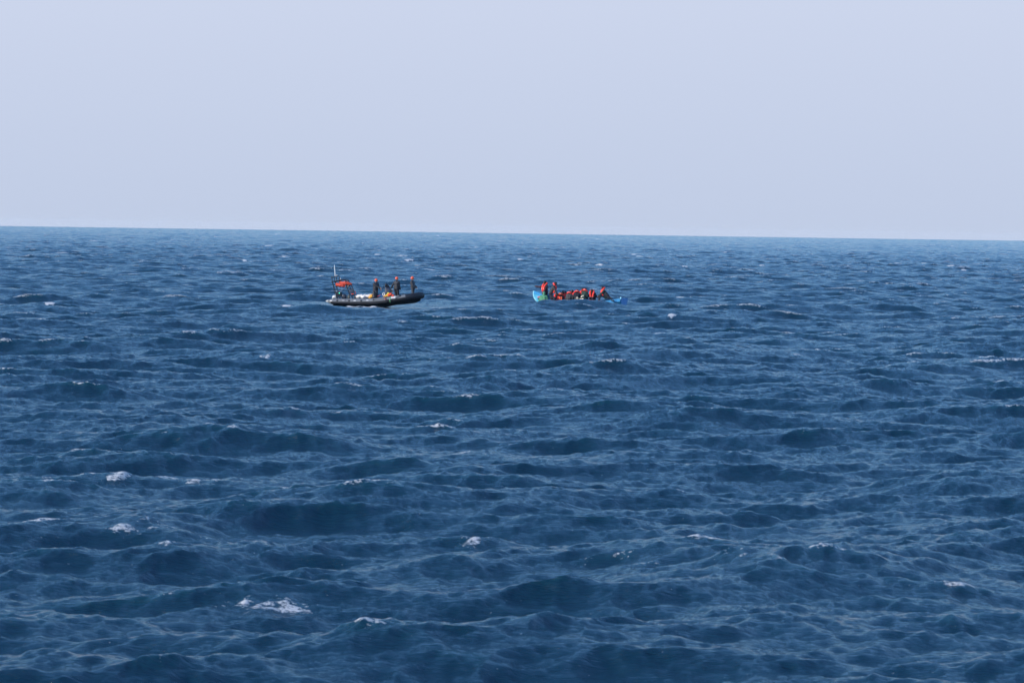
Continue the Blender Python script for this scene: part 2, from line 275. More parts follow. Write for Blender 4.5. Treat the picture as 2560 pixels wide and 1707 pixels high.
class MB:
    def __init__(self): self.v = []; self.f = []; self.m = []
    def add(self, vs, fs, mi=0):
        o = len(self.v); self.v += [Vector(q) for q in vs]; self.f += [tuple(i + o for i in q) for q in fs]; self.m += [mi] * len(fs)
    def tube(self, pts, r, seg=10, cap=True, mi=0, closed=False, rs=None, flat=1.0, smooth=0, hint=None):
        pts = [Vector(p) for p in pts]; rr = list(rs) if rs else [r] * len(pts)
        if smooth:
            P, R = [], []
            n = len(pts); rng = n if closed else n - 1
            for i in range(rng):
                g = lambda k: pts[k % n] if closed else pts[max(0, min(n - 1, k))]
                gr = lambda k: rr[k % n] if closed else rr[max(0, min(n - 1, k))]
                for j in range(smooth):
                    t = j / smooth; a, b, c, d = g(i - 1), g(i), g(i + 1), g(i + 2)
                    P.append(0.5 * ((2 * b) + (c - a) * t + (2 * a - 5 * b + 4 * c - d) * t * t + (-a + 3 * b - 3 * c + d) * t ** 3))
                    R.append(gr(i) * (1 - t) + gr(i + 1) * t)
            if not closed: P.append(pts[-1]); R.append(rr[-1])
            pts, rr = P, R
        n = len(pts); vs = []; px = None
        for i, p in enumerate(pts):
            if closed: d = pts[(i + 1) % n] - pts[i - 1]
            else: d = pts[min(n - 1, i + 1)] - pts[max(0, i - 1)]
            x, y, _ = frame_of(d, hint)
            if px is not None:
                d = d.normalized(); x = (px - d * px.dot(d)).normalized() if not hint else x; y = d.cross(x)
            px = x
            for k in range(seg):
                a = 2 * PI * k / seg; vs.append(p + x * (math.cos(a) * rr[i]) + y * (math.sin(a) * rr[i] * flat))
        fs = []
        for i in range(n if closed else n - 1):
            for k in range(seg):
                i2 = (i + 1) % n; fs.append((i * seg + k, i * seg + (k + 1) % seg, i2 * seg + (k + 1) % seg, i2 * seg + k))
        if cap and not closed:
            fs.append(tuple(range(seg))[::-1]); fs.append(tuple((n - 1) * seg + k for k in range(seg)))
        self.add(vs, fs, mi)
    def ell(self, c, r, ax=None, nu=14, nv=9, mi=0, power=1.0):
        c = Vector(c); ax = ax or (Vector((1, 0, 0)), Vector((0, 1, 0)), Vector((0, 0, 1)))
        sp = lambda q: math.copysign(abs(q) ** power, q)
        vs = [c - ax[2] * r[2]]
        for j in range(1, nv):
            b = -PI / 2 + PI * j / nv
            for i in range(nu):
                a = 2 * PI * i / nu
                vs.append(c + ax[0] * (r[0] * sp(math.cos(b)) * sp(math.cos(a))) + ax[1] * (r[1] * sp(math.cos(b)) * sp(math.sin(a))) + ax[2] * (r[2] * sp(math.sin(b))))
        vs.append(c + ax[2] * r[2]); fs = []
        for i in range(nu): fs.append((0, 1 + (i + 1) % nu, 1 + i))
        for j in range(nv - 2):
            for i in range(nu): fs.append((1 + j * nu + i, 1 + j * nu + (i + 1) % nu, 1 + (j + 1) * nu + (i + 1) % nu, 1 + (j + 1) * nu + i))
        L = len(vs) - 1
        for i in range(nu): fs.append((L, 1 + (nv - 2) * nu + i, 1 + (nv - 2) * nu + (i + 1) % nu))
        self.add(vs, fs, mi)
    def cap(self, a, ra, b, rb, mi=0):          # tapered capsule
        a, b = Vector(a), Vector(b); d = b - a; L = d.length
        if L < 1e-5: return self.ell(a, (ra,) * 3, mi=mi)
        d.normalize(); pts, rs = [], []
        for j in range(5):
            q = j / 4 * PI / 2; pts.append(a - d * ra * math.cos(q)); rs.append(max(1e-4, ra * math.sin(q)))
        for j in range(5):
            q = j / 4 * PI / 2; pts.append(b + d * rb * math.sin(q)); rs.append(max(1e-4, rb * math.cos(q)))
        x, y, _ = frame_of(d); seg = 12; vs = []
        for p, r in zip(pts, rs):
            for k in range(seg): w_ = 2 * PI * k / seg; vs.append(p + x * math.cos(w_) * r + y * math.sin(w_) * r)
        fs = [(i * seg + k, i * seg + (k + 1) % seg, (i + 1) * seg + (k + 1) % seg, (i + 1) * seg + k) for i in range(9) for k in range(seg)]
        fs.append(tuple(range(seg))[::-1]); fs.append(tuple(9 * seg + k for k in range(seg)))
        self.add(vs, fs, mi)
    def box(self, c, h, ax=None, bev=0.0, mi=0, taper=(1, 1)):     # h half sizes; bevelled on all edges
        c = Vector(c); ax = ax or (Vector((1, 0, 0)), Vector((0, 1, 0)), Vector((0, 0, 1)))
        bm = bmesh.new(); bmesh.ops.create_cube(bm, size=2)
        for q in bm.verts:
            tx, ty = (taper if q.co.z > 0 else (1, 1)); q.co = Vector((q.co.x * h[0] * tx, q.co.y * h[1] * ty, q.co.z * h[2]))
        if bev: bmesh.ops.bevel(bm, geom=bm.edges[:], offset=bev, segments=2, profile=0.6, affect='EDGES')
        bm.verts.index_update()
        self.add([c + ax[0] * q.co.x + ax[1] * q.co.y + ax[2] * q.co.z for q in bm.verts], [tuple(q.index for q in f.verts) for f in bm.faces], mi); bm.free()
    def grid(self, P, mi=0, closed_u=False):      # P[i][j] points
        nu, nv = len(P), len(P[0]); vs = [p for r in P for p in r]; fs = []
        for i in range(nu if closed_u else nu - 1):
            for j in range(nv - 1): a = (i + 1) % nu; fs.append((i * nv + j, a * nv + j, a * nv + j + 1, i * nv + j + 1))
        self.add(vs, fs, mi)
    def mesh(self, name, mats, org, smooth=True):
        m = bpy.data.meshes.new(name); m.from_pydata([q - org for q in self.v], [], self.f)
        for q in (mats if isinstance(mats, (list, tuple)) else [mats]): m.materials.append(q)
        for p, k in zip(m.polygons, self.m): p.material_index = k; p.use_smooth = smooth
        bm = bmesh.new(); bm.from_mesh(m); bmesh.ops.recalc_face_normals(bm, faces=bm.faces[:]); bm.to_mesh(m); bm.free()
        return m
    def build(self, name, mats, parent=None, org=None, smooth=True, sharp=40, label=None):
        o_ = org if org is not None else (ROOT_LOC[parent.name] if parent else Vector((0, 0, 0)))
        m = self.mesh(name, mats, o_, smooth)
        if smooth and sharp:
            bm = bmesh.new(); bm.from_mesh(m)
            for e in bm.edges:
                if len(e.link_faces) == 2 and e.calc_face_angle(0) > math.radians(sharp): e.smooth = False
            bm.to_mesh(m); bm.free()
        ob = bpy.data.objects.new(name, m); COL.objects.link(ob)
        if parent: ob.parent = parent
        else: ob.location = o_
        ROOT_LOC[ob.name] = o_
        if label: ob['label'] = label
        return ob
ROOT_LOC = {}
def thing(name, loc, label, cat, group=None):
    o = bpy.data.objects.new(name, None); COL.objects.link(o); o.location = loc; o.empty_display_size = 0.2
    ROOT_LOC[o.name] = Vector(loc); return tag(o, label, cat, group)
def tag(o, label, cat, group=None):
    o['label'] = label; o['category'] = cat
    if group: o['group'] = group
    return o

def remesh(mb, voxel, smooth_it=3, org=None, wrinkle=0.0, seed=0):
    """fuse overlapping closed shells into one continuous skin; returns a mesh in coordinates relative to org"""
    m = bpy.data.meshes.new("t"); m.from_pydata([q - org for q in mb.v], [], mb.f)
    bm = bmesh.new(); bm.from_mesh(m); bmesh.ops.recalc_face_normals(bm, faces=bm.faces[:]); bm.to_mesh(m); bm.free()
    o = bpy.data.objects.new("t", m); COL.objects.link(o)
    a = o.modifiers.new("r", 'REMESH'); a.mode = 'VOXEL'; a.voxel_size = voxel
    if smooth_it:
        b = o.modifiers.new("s", 'SMOOTH'); b.factor = 0.5; b.iterations = smooth_it
    dg = bpy.context.evaluated_depsgraph_get(); dg.update()
    r = bpy.data.meshes.new_from_object(o.evaluated_get(dg))
    bpy.data.objects.remove(o); bpy.data.meshes.remove(m)
    n = len(r.vertices)
    if wrinkle:
        co = np.empty(n * 3, np.float32); r.vertices.foreach_get("co", co); co = co.reshape(-1, 3)
        no = np.empty(n * 3, np.float32); r.vertices.foreach_get("normal", no); no = no.reshape(-1, 3)
        rg = np.random.default_rng(seed); d = 0
        for k in (14, 22, 35):
            a1 = rg.normal(size=3); a1 /= np.linalg.norm(a1); a2 = rg.normal(size=3); a2 /= np.linalg.norm(a2)
            d = d + np.sin(co @ a1 * k + 2 * np.sin(co @ a2 * k * 0.6 + rg.uniform(0, 6))) * 14 / k
        co += no * (d * wrinkle)[:, None]; r.vertices.foreach_set("co", co.ravel())
    r.polygons.foreach_set("use_smooth", np.ones(len(r.polygons), bool)); r.update()
    return r

def link_mesh(name, m, mats, parent=None, loc=None):
    m.name = name; m.materials.clear()
    for q in mats: m.materials.append(q)
    o = bpy.data.objects.new(name, m); COL.objects.link(o)
    if parent: o.parent = parent; ROOT_LOC[o.name] = ROOT_LOC[parent.name]
    else: o.location = loc; ROOT_LOC[o.name] = Vector(loc)
    return o

M = dict(
    black_rubber=mat('black_rubber', (0.012, 0.013, 0.018), 0.55, bump=0.004), grey_rubber=mat('grey_rubber', (0.16, 0.17, 0.185), 0.6),
    hull_dark=mat('dark_hull', (0.03, 0.035, 0.042), 0.45, var=0.3), deck=mat('deck_grey', (0.10, 0.11, 0.12), 0.8),
    black_metal=mat('black_metal', (0.014, 0.015, 0.022), 0.4), white=mat('white_paint', (0.75, 0.75, 0.74), 0.4),
    cone=mat('cone_grey', (0.42, 0.42, 0.41), 0.5), silver=mat('silver_cowl', (0.62, 0.62, 0.60), 0.3), dark_cowl=mat('dark_cowl', (0.045, 0.055, 0.085), 0.35),
    navy=mat('navy_panel', (0.020, 0.028, 0.055), 0.45), orange_bag=mat('orange_fabric', (0.62, 0.062, 0.028), 0.6, bump=0.01, bscale=18),
    helmet=mat('helmet_shell', (0.78, 0.10, 0.03), 0.3, coat=0.3), drysuit=mat('drysuit', (0.016, 0.018, 0.026), 0.6, var=0.25, bump=0.01, bscale=25),
    drysuit_grey=mat('worn_drysuit', (0.034, 0.034, 0.042), 0.65, var=0.3, bump=0.01, bscale=25),
    skin_dark=mat('dark_skin', (0.085, 0.040, 0.024), 0.55), skin_light=mat('light_skin', (0.45, 0.25, 0.17), 0.55), eye=mat('eye', (0.02, 0.015, 0.012), 0.2),
    hair=mat('black_hair', (0.010, 0.009, 0.009), 0.8, bump=0.01, bscale=80),
    vest=mat('life_jacket_red', (0.95, 0.055, 0.032), 0.7, bump=0.008, bscale=25), vest_orange=mat('life_jacket_orange', (0.85, 0.12, 0.03), 0.6, bump=0.008, bscale=25),
    strap=mat('black_webbing', (0.015, 0.015, 0.02), 0.7), reflect=mat('reflective_tape', (0.75, 0.72, 0.68), 0.35),
    j_black=mat('black_cloth', (0.014, 0.015, 0.024), 0.85, var=0.3, bump=0.012, bscale=22), j_grey=mat('grey_cloth', (0.055, 0.055, 0.06), 0.85, var=0.35, bump=0.012, bscale=22),
    j_green=mat('green_cloth', (0.085, 0.28, 0.15), 0.75, var=0.25, bump=0.03, bscale=9), j_dgreen=mat('dark_green_cloth', (0.018, 0.045, 0.035), 0.85, var=0.3, bump=0.012, bscale=22),
    j_purple=mat('maroon_cloth', (0.05, 0.018, 0.03), 0.85, var=0.3, bump=0.012, bscale=22),
    sack_white=mat('white_sack', (0.78, 0.73, 0.68), 0.8, var=0.12, bump=0.02, bscale=9), ochre=mat('ochre_bag', (0.75, 0.36, 0.05), 0.6, bump=0.015, bscale=12),
    yellow=mat('yellow_bag', (0.85, 0.75, 0.05), 0.5, bump=0.015, bscale=12), red_bag=mat('red_bag', (0.80, 0.07, 0.02), 0.55, bump=0.02, bscale=12),
    khaki=mat('khaki_canvas', (0.30, 0.27, 0.22), 0.8, bump=0.01), green_strap=mat('green_strap', (0.16, 0.42, 0.22), 0.6), blue_rope=mat('blue_rope', (0.05, 0.20, 0.55), 0.7),
    red_rope=mat('red_rope', (0.6, 0.03, 0.03), 0.7), letter=mat('black_letters', (0.02, 0.02, 0.022), 0.6), print_=mat('red_print', (0.55, 0.20, 0.18), 0.6),
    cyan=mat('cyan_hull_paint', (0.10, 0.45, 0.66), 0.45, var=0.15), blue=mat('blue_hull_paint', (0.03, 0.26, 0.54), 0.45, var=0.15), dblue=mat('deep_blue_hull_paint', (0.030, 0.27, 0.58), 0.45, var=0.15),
    stem=mat('pale_blue_paint', (0.35, 0.75, 0.88), 0.45), cream=mat('cream_foam', (0.75, 0.66, 0.50), 0.7), wood=mat('painted_thwart', (0.10, 0.30, 0.42), 0.7),
)
gl = mat('green_lamp', (0.0, 0.6, 0.3), 0.3); gb = gl.node_tree.nodes['Principled BSDF']; gb.inputs['Emission Color'].default_value = (0.05, 1, 0.55, 1); gb.inputs['Emission Strength'].default_value = 3.0
M['green_lamp'] = gl
# ---------------------------------------------------------------- people
Z = Vector((0, 0, 1))
def head_template():
    mb = MB()     # face looks along +X, up +Z, centre of the skull at the origin
    mb.ell((0, 0, 0.015), (0.096, 0.076, 0.100)); mb.ell((0.030, 0, -0.045), (0.062, 0.056, 0.068)); mb.cap((0.070, 0, -0.098), 0.018, (0.045, 0, -0.085), 0.034)
    mb.cap((0.094, 0, 0.012), 0.010, (0.108, 0, -0.030), 0.015)                       # nose
    mb.cap((0.082, -0.032, 0.026), 0.013, (0.082, 0.032, 0.026), 0.013)               # brow
    mb.cap((0.084, -0.018, -0.060), 0.010, (0.084, 0.018, -0.060), 0.010)             # lips
    for s in (-1, 1):
        mb.ell((0.0, s * 0.078, -0.008), (0.018, 0.009, 0.030)); mb.ell((0.070, s * 0.040, -0.018), (0.022, 0.022, 0.020))
    m = remesh(mb, 0.0075, 2, Vector((0, 0, 0)))
    e = MB()
    for s in (-1, 1): e.ell((0.086, s * 0.031, 0.006), (0.008, 0.013, 0.008), nu=8, nv=6)
    return m, e
def hand_template():
    mb = MB()     # fingers along +X, thumb toward +Y, palm faces -Z
    mb.cap((-0.01, 0, 0), 0.022, (0.03, 0, 0), 0.026)
    for y, L in ((0.030, 0.066), (0.010, 0.075), (-0.011, 0.070), (-0.030, 0.055)):
        mb.cap((0.03, y * 0.7, 0), 0.014, (0.080, y, 0.002), 0.012)
        a = Vector((0.080, y, 0.002)); d = Vector((1, 0, -0.35)).normalized()
        for k, f in enumerate((0.45, 0.32, 0.25)):
            b = a + d * L * f; mb.cap(a, 0.0095 - k * 0.0008, b, 0.0088 - k * 0.0008); a = b; d = Vector((d.x, 0, d.z - 0.35)).normalized()
    mb.cap((0.005, 0.020, -0.004), 0.015, (0.040, 0.050, -0.018), 0.012); mb.cap((0.040, 0.050, -0.018), 0.011, (0.068, 0.056, -0.032), 0.009)
    return remesh(mb, 0.0055, 1, Vector((0, 0, 0)))
HEAD, EYES = head_template(); HAND = hand_template()

def ik(a, tgt, l1, l2, pole):
    d = tgt - a; L = min(d.length, (l1 + l2) * 0.995); d.normalize(); e = a + d * L
    c = (l1 * l1 + L * L - l2 * l2) / (2 * L); h = math.sqrt(max(0, l1 * l1 - c * c))
    q = pole - d * pole.dot(d); q.normalize()
    return a + d * c + q * h, e

def person(label, head, face, lean=10, side=0, hl=None, hr=None, fl=None, fr=None, group=None, top='j_black', legs='j_black', skin='skin_dark',
           crew=False, vest=None, hood=False, look=None, nod=0, k=1.0, sit=True, elbows=None, back_panel=False, hair=True, vest_back=None):
    """head = world point of the skull's centre; face = heading in degrees (0 right of photo, 90 away, 180 left, 270 toward the camera)"""
    a = math.radians(face); f = Vector((math.cos(a), math.sin(a), 0)); r = f.cross(Z)
    ln, sd = math.radians(lean), math.radians(side)
    u = (Z * math.cos(ln) + f * math.sin(ln)); u = (u * math.cos(sd) + r * math.sin(sd)).normalized()
    fp = (f - u * f.dot(u)).normalized(); rp = fp.cross(u)
    nu_ = (u * 0.6 + Z * 0.4).normalized()
    pel = head - (u * 0.54 + nu_ * 0.155 + fp * 0.02) * k
    T = lambda x, y, z: pel + (rp * x + fp * y + u * z) * k
    shL, shR = T(-0.185, 0, 0.47), T(0.185, 0, 0.47)
    org = Vector(pel) - Z * 0.1
    la = math.radians(look if look is not None else face); hf0 = Vector((math.cos(la), math.sin(la), 0))
    nd = math.radians(nod); hf = (hf0 * math.cos(nd) - Z * math.sin(nd)).normalized(); hu = (Z * math.cos(nd) + hf0 * math.sin(nd)).normalized(); hy = hu.cross(hf)
    if hl is None: hl = pel + (f * 0.32 - r * 0.12 + Z * 0.12) * k
    if hr is None: hr = pel + (f * 0.32 + r * 0.12 + Z * 0.12) * k
    pe = elbows or (-Z * 0.8 - fp * 0.5)
    elL, haL = ik(shL, hl, 0.29 * k, 0.27 * k, pe - rp * 0.5); elR, haR = ik(shR, hr, 0.29 * k, 0.27 * k, pe + rp * 0.5)
    hpL, hpR = T(-0.09, 0, 0.0), T(0.09, 0, 0.0)
    if fl is None: fl = pel + (f * 0.50 - r * 0.12 - Z * 0.35) * k
    if fr is None: fr = pel + (f * 0.50 + r * 0.12 - Z * 0.35) * k
    knL, anL = ik(hpL, fl, 0.44 * k, 0.43 * k, f + Z * 0.5); knR, anR = ik(hpR, fr, 0.44 * k, 0.43 * k, f + Z * 0.5)
    def torso(mb, g):
        for s in (-1, 1):
            mb.cap(T(s * 0.055, 0, 0.0), (0.115 + g) * k, T(s * 0.050, 0.01, 0.20), (0.098 + g) * k)
            mb.cap(T(s * 0.050, 0.01, 0.20), (0.098 + g) * k, T(s * 0.075, 0.0, 0.38), (0.108 + g) * k)
            mb.cap(T(s * 0.075, 0, 0.38), (0.100 + g) * k, T(s * 0.150, 0, 0.455), (0.062 + g) * k)
        mb.cap(T(0, -0.01, 0.44), (0.075 + g) * k, T(0, 0.0, 0.54), (0.056 + g * 0.8) * k)
    def arms(mb, g, end=1.0):
        for sh, el, ha in ((shL, elL, haL), (shR, elR, haR)):
            mb.cap(sh, (0.056 + g) * k, el, (0.042 + g) * k); mb.cap(el, (0.041 + g) * k, el.lerp(ha, end), (0.028 + g) * k)
    def legs_(mb, g):
        for hp, kn, an in ((hpL, knL, anL), (hpR, knR, anR)):
            mb.cap(hp, (0.088 + g) * k, kn, (0.058 + g) * k); mb.cap(kn, (0.056 + g) * k, an, (0.040 + g) * k)
            mb.cap(an - Z * 0.03, (0.040 + g) * k, an - Z * 0.045 + f * 0.17 * k, (0.032 + g * 0.6) * k)
    mb = MB(); torso(mb, 0); arms(mb, 0); legs_(mb, 0); mb.cap(T(0, 0, 0.5), 0.054 * k, head - hu * 0.06 * k, 0.050 * k)
    body = remesh(mb, 0.020, 3, org)
    # fuse the detailed head and hands onto the body's surface data
    bm = bmesh.new(); bm.from_mesh(body)
    def put(src, c, X_, Y_, Z_, sc, flip=1, mi=0):
        n0 = len(bm.verts); nf = len(bm.faces); bm.from_mesh(src); bm.verts.ensure_lookup_table(); bm.faces.ensure_lookup_table()
        for q in bm.verts[n0:]: q.co = (c - org) + (X_ * q.co.x + Y_ * (q.co.y * flip) + Z_ * q.co.z) * sc
        for q in bm.faces[nf:]: q.smooth = True; q.material_index = mi
        if flip < 0 : bmesh.ops.reverse_faces(bm, faces=bm.faces[nf:])
    put(HEAD, head, hf, hy, hu, k)
    em = EYES.mesh("e", M['eye'], Vector((0, 0, 0))); put(em, head, hf, hy, hu, k, 1, 1)
    for s, el, ha in ((-1, elL, haL), (1, elR, haR)):
        d = (ha - el).normalized(); th = (Z + rp * -s * 0.3); th = (th - d * th.dot(d)).normalized(); nn = d.cross(th)
        put(HAND, ha, d, th, nn if s > 0 else -nn, 1.0 * k, 1)
    bm.to_mesh(body); bm.free()
    o = link_mesh("person", body, [M[skin], M['eye']], None, org); tag(o, label, "person", group)
    if crew:
        c = MB(); torso(c, 0.046); arms(c, 0.026, 0.93); legs_(c, 0.032)
        link_mesh("drysuit", remesh(c, 0.020, 2, org, 0.0035, len(label)), [M[top]], o)
        h = MB(); n1, n2 = 16, 9; P = []
        for i in range(n1):       # open shell, lower at the nape than at the brow
            row = []
            for j in range(n2):
                b = PI / 2 - (PI / 2 + (0.28 if math.cos(2 * PI * i / n1) < 0 else -0.05)) * j / (n2 - 1); aa = 2 * PI * i / n1
                row.append(head + (hf * (0.142 * math.cos(b) * math.cos(aa)) + hy * (0.126 * math.cos(b) * math.sin(aa)) + hu * (0.020 + 0.148 * math.sin(b))) * k)
            P.append(row)
        h.grid(P, closed_u=True)
        P2 = [[head + (q - head) * 0.94 for q in row] for row in P]; h.grid(P2, closed_u=True)
        h.tube([row[-1] for row in P], 0.008, 6, closed=True)
        he = h.build("helmet", M['helmet'], o, sharp=0)
        s_ = MB(); s_.tube([head + hy * 0.098 * k + hu * 0.0, head + hy * 0.075 * k - hu * 0.09 + hf * 0.03, head - hu * 0.145 + hf * 0.055, head - hy * 0.075 * k - hu * 0.09 + hf * 0.03, head - hy * 0.098 * k], 0.008, 6, smooth=4)
        s_.build("chin_strap", M['reflect'], he)
        v = MB(); v.cap(T(0, 0.0, 0.50), 0.088 * k, T(0, 0.0, 0.56), 0.075 * k); v.build("collar", M['black_rubber'], o)
        b_ = MB(); b_.tube([T(0.205 * math.cos(q), 0.165 * math.sin(q), 0.12) for q in [2 * PI * i / 20 for i in range(20)]], 0.014, 6, closed=True, flat=1.8); b_.build("belt", M['strap'], o)
    else:
        c = MB(); torso(c, 0.042); arms(c, 0.034, 0.92); c.cap(T(-.06, 0, -.05), .15 * k, T(.06, 0, -.05), .15 * k)
        if hood: c.ell(head - fp * 0.01 + hu * 0.01, (0.13, 0.12, 0.14), (hf, hy, hu)); c.cap(T(0, -0.02, 0.45), 0.11, head - hf * 0.02, 0.10)
        link_mesh("jacket", remesh(c, 0.021, 2, org, 0.008 if top != 'j_green' else 0.011, len(label)), [M[top]], o)
        c = MB(); legs_(c, 0.016); c.cap(T(-.05, 0, 0), .125 * k, T(.05, 0, 0), .125 * k)
        link_mesh("trousers", remesh(c, 0.022, 2, org, 0.004, 3), [M[legs]], o)
        if hair and not hood:
            c = MB(); c.ell(head - hf * 0.016 + hu * 0.026, (0.100 * k, 0.087 * k, 0.104 * k), (hf, hy, hu)); hb = remesh(c, 0.011, 1, org, 0.003, 5)
            link_mesh("hair", hb, [M['hair']], o)
    if vest:
        L = MB(); half = [(0.085, 0.165, 0.06), (0.095, 0.185, 0.20), (0.10, 0.175, 0.34), (0.125, 0.12, 0.48), (0.145, 0.0, 0.58), (0.10, -0.105, 0.635)]
        pts = [T(*q) for q in half] + [T(0, -0.135, 0.65)] + [T(-q[0], q[1], q[2]) for q in half[::-1]]
        rs = [0.075, 0.085, 0.080, 0.074, 0.070, 0.068, 0.066, 0.068, 0.070, 0.074, 0.080, 0.085, 0.075]
        L.tube(pts, 0.06, 12, rs=rs, smooth=4)
        if vest_back:
            for s in (-1, 1): L.cap(T(s * 0.06, -0.14, 0.08), 0.07, T(s * 0.06, -0.15, 0.36), 0.07)
        lj = L.build("life_jacket", M[vest], o, sharp=0)
        L = MB(); L.tube([T(0.205 * math.cos(q), 0.02 + 0.215 * math.sin(q) if math.sin(q) > 0 else 0.178 * math.sin(q), 0.15) for q in [2 * PI * i / 24 for i in range(24)]], 0.016, 6, closed=True, flat=1.6)
        L.build("strap", M['strap'], lj)
        for a_, b_ in ((T(-0.100, 0.250, 0.26), T(-0.104, 0.240, 0.34)), (T(0.100, 0.250, 0.26), T(0.104, 0.240, 0.34)), (T(-0.03, -0.192, 0.66), T(0.03, -0.192, 0.66))):
            L = MB(); L.cap(a_, 0.018, b_, 0.018); L.build("reflective_patch", M['reflect'], lj)
    return o
# ---------------------------------------------------------------- grey rescue boat
def q1(x, y): return (810 + x / 8.711, 650 + y / 8.711)
def W1(x, y, t=0.0): return RB.w(*q1(x, y), t)
def loc_s(p): return (p - RB.c).dot(RB.a)
SD = [(45, 893, .95, .03), (100, 897, .95, .11), (185, 903, .95, .205), (420, 908, .95, .215), (700, 908, .95, .22), (1100, 900, .95, .225), (1450, 866, .95, .23), (1640, 842, .93, .235),
      (1800, 815, .84, .24), (1950, 792, .62, .245), (2060, 777, .32, .25), (2120, 772, 0.0, .25)]
near = [W1(x, y, t) for x, y, t, r in SD]; rads = [q[3] for q in SD]
def cat(pts, vals, n=6):
    P, V = [], []
    for i in range(len(pts) - 1):
        g = lambda k: pts[max(0, min(len(pts) - 1, k))]
        for j in range(n):
            t = j / n; a, b, c, d = g(i - 1), g(i), g(i + 1), g(i + 2)
            P.append(0.5 * ((2 * b) + (c - a) * t + (2 * a - 5 * b + 4 * c - d) * t * t + (-a + 3 * b - 3 * c + d) * t ** 3)); V.append(vals[i] * (1 - t) + vals[i + 1] * t)
    return P + [pts[-1]], V + [vals[-1]]
CN, CR = cat(near, rads)
mir = lambda p: p - RB.n * (2 * (p - RB.c).dot(RB.n))
def tube_at(s):
    for i in range(len(CN) - 1):
        a, b = loc_s(CN[i]), loc_s(CN[i + 1])
        if a <= s <= b: t = (s - a) / (b - a); return CN[i].lerp(CN[i + 1], t), CR[i] * (1 - t) + CR[i + 1] * t
    return CN[-1], CR[-1]
def on_tube(x, y, off=0.006):
    p = W1(x, y, 1.12); c, r = tube_at(loc_s(p)); c2 = RB.c + RB.a * loc_s(p) + RB.n * (c - RB.c).dot(RB.n) + Z * (c.z - RB.c.z)
    sn = max(-0.98, min(0.98, (p.z - c.z) / r)); cs = math.sqrt(1 - sn * sn)
    return c2 + (RB.n * cs + Z * sn) * (r + off)
rb = thing("rescue_boat", RB.p(0, 0, 0), "long grey and black inflatable rescue boat with black bow and stern frame", "boat")
allc = CN + [mir(p) for p in CN[:-1][::-1]]; allr = CR + CR[:-1][::-1]
mb = MB(); mb.tube(allc, 0.2, 28, rs=allr, hint=Z)
m = mb.mesh("buoyancy_tube", [M['black_rubber'], M['grey_rubber']], RB.c)
sb = loc_s(W1(1770, 800, 1.0)); cz = {}
for p in m.polygons:
    c = p.center + RB.c; s = loc_s(c); ctr, r = tube_at(s); st = max(0, min(1, (s - loc_s(near[0])) / 7.0))
    p.material_index = 1 if (s < sb and (c.z - ctr.z) > r * (-0.05 + 0.25 * st) * 1.0) or s < loc_s(near[2]) - 0.1 else 0
ob = bpy.data.objects.new("buoyancy_tube", m); COL.objects.link(ob); ob.parent = rb; ROOT_LOC[ob.name] = RB.c.copy()
# pale grey cap on the tip of the near tube's cone
cn = MB(); cn.tube([W1(40, 893, .95), W1(62, 894, .95), W1(92, 896, .95)], 0.1, 14, rs=[0.035, 0.072, 0.115], hint=Z); cn.build("cone_cap", M['cone'], rb)
# hull and deck
s0, s1 = loc_s(near[2]), loc_s(near[-1]) - 0.05; P = []; D = []; KX = [loc_s(W1(x, 900, 0.5)) for x in (100, 1000, 1250, 1500, 1750, 1960, 2110)]
for i in range(25):
    u = i / 24; s = s0 + (s1 - s0) * u; c, r = tube_at(s); t = (c - RB.c).dot(RB.n); z = c.z - RB.c.z
    keel = float(np.interp(s, KX, [-.42, -.42, -.30, -.06, .03, .12, .36])); keel = min(keel, z - r * 0.9)
    row = []
    for v in range(-6, 7):
        q = v / 6; tt = t * q; zz = keel + (z - 0.06 - keel) * abs(q) ** 1.25
        row.append(RB.p(s, tt, zz))
    P.append(row)
    dz = max(0.16, z - 0.05); D.append([RB.p(s, t * q, dz) for q in (-1, -.5, 0, .5, 1)])
mb = MB(); mb.grid(P); mb.add(P[0], [tuple(range(13))]); mb.build("hull", M['hull_dark'], rb)
mb = MB(); mb.grid(D[:19]); mb.build("deck", M['deck'], rb)
mb = MB(); mb.box(RB.p(s0 + 0.02, 0, 0.12), (0.04, 0.75, 0.30), (RB.a, RB.n, Z), 0.01); mb.build("transom", M['hull_dark'], rb)
mb = MB(); pts = [on_tube(x, y, 0.004) for x, y in ((190, 930), (400, 938), (640, 945), (860, 948), (1100, 936), (1370, 912))]; mb.tube(pts, 0.028, 8, smooth=6); mb.build("rubbing_strake", M['black_rubber'], rb)
# things on the tube
for (x, y) in ((290, 882), (548, 884), (812, 884), (1083, 868), (1345, 838), (1655, 782)):
    h = MB(); c = on_tube(x, y, 0.0); nrm = (on_tube(x, y, 1.0) - c).normalized(); up_ = nrm.cross(RB.a).normalized()
    h.ell(c, (0.085, 0.062, 0.03), (RB.a, up_, nrm)); h.tube([c - RB.a * .07 + nrm * .01, c + nrm * .06, c + RB.a * .07 + nrm * .01], 0.016, 6, smooth=4); h.build("handle", M['black_rubber'], rb)
r_ = MB(); r_.cap(on_tube(1325, 850, .03), .025, on_tube(1362, 852, .03), .022); r_.build("rope_end", M['orange_bag'], rb)
def patch(name, x0, y0, x1, y1, mt, off=0.006, nx=10, ny=4, slant=0.0):
    g = MB(); g.grid([[on_tube(x0 + (x1 - x0) * i / nx, y0 + (y1 - y0) * j / ny + slant * i / nx, off) for j in range(ny + 1)] for i in range(nx + 1)]); return g.build(name, mt, rb)
for x, y in ((158, 886), (670, 883), (948, 877)): patch("reflector_strip", x - 24, y - 7, x + 24, y + 7, M['white'])
patch("maker_badge", 368, 872, 468, 890, M['letter'], slant=0)
pb = patch("badge_stripe", 385, 877, 450, 884, M['white'], 0.010); 
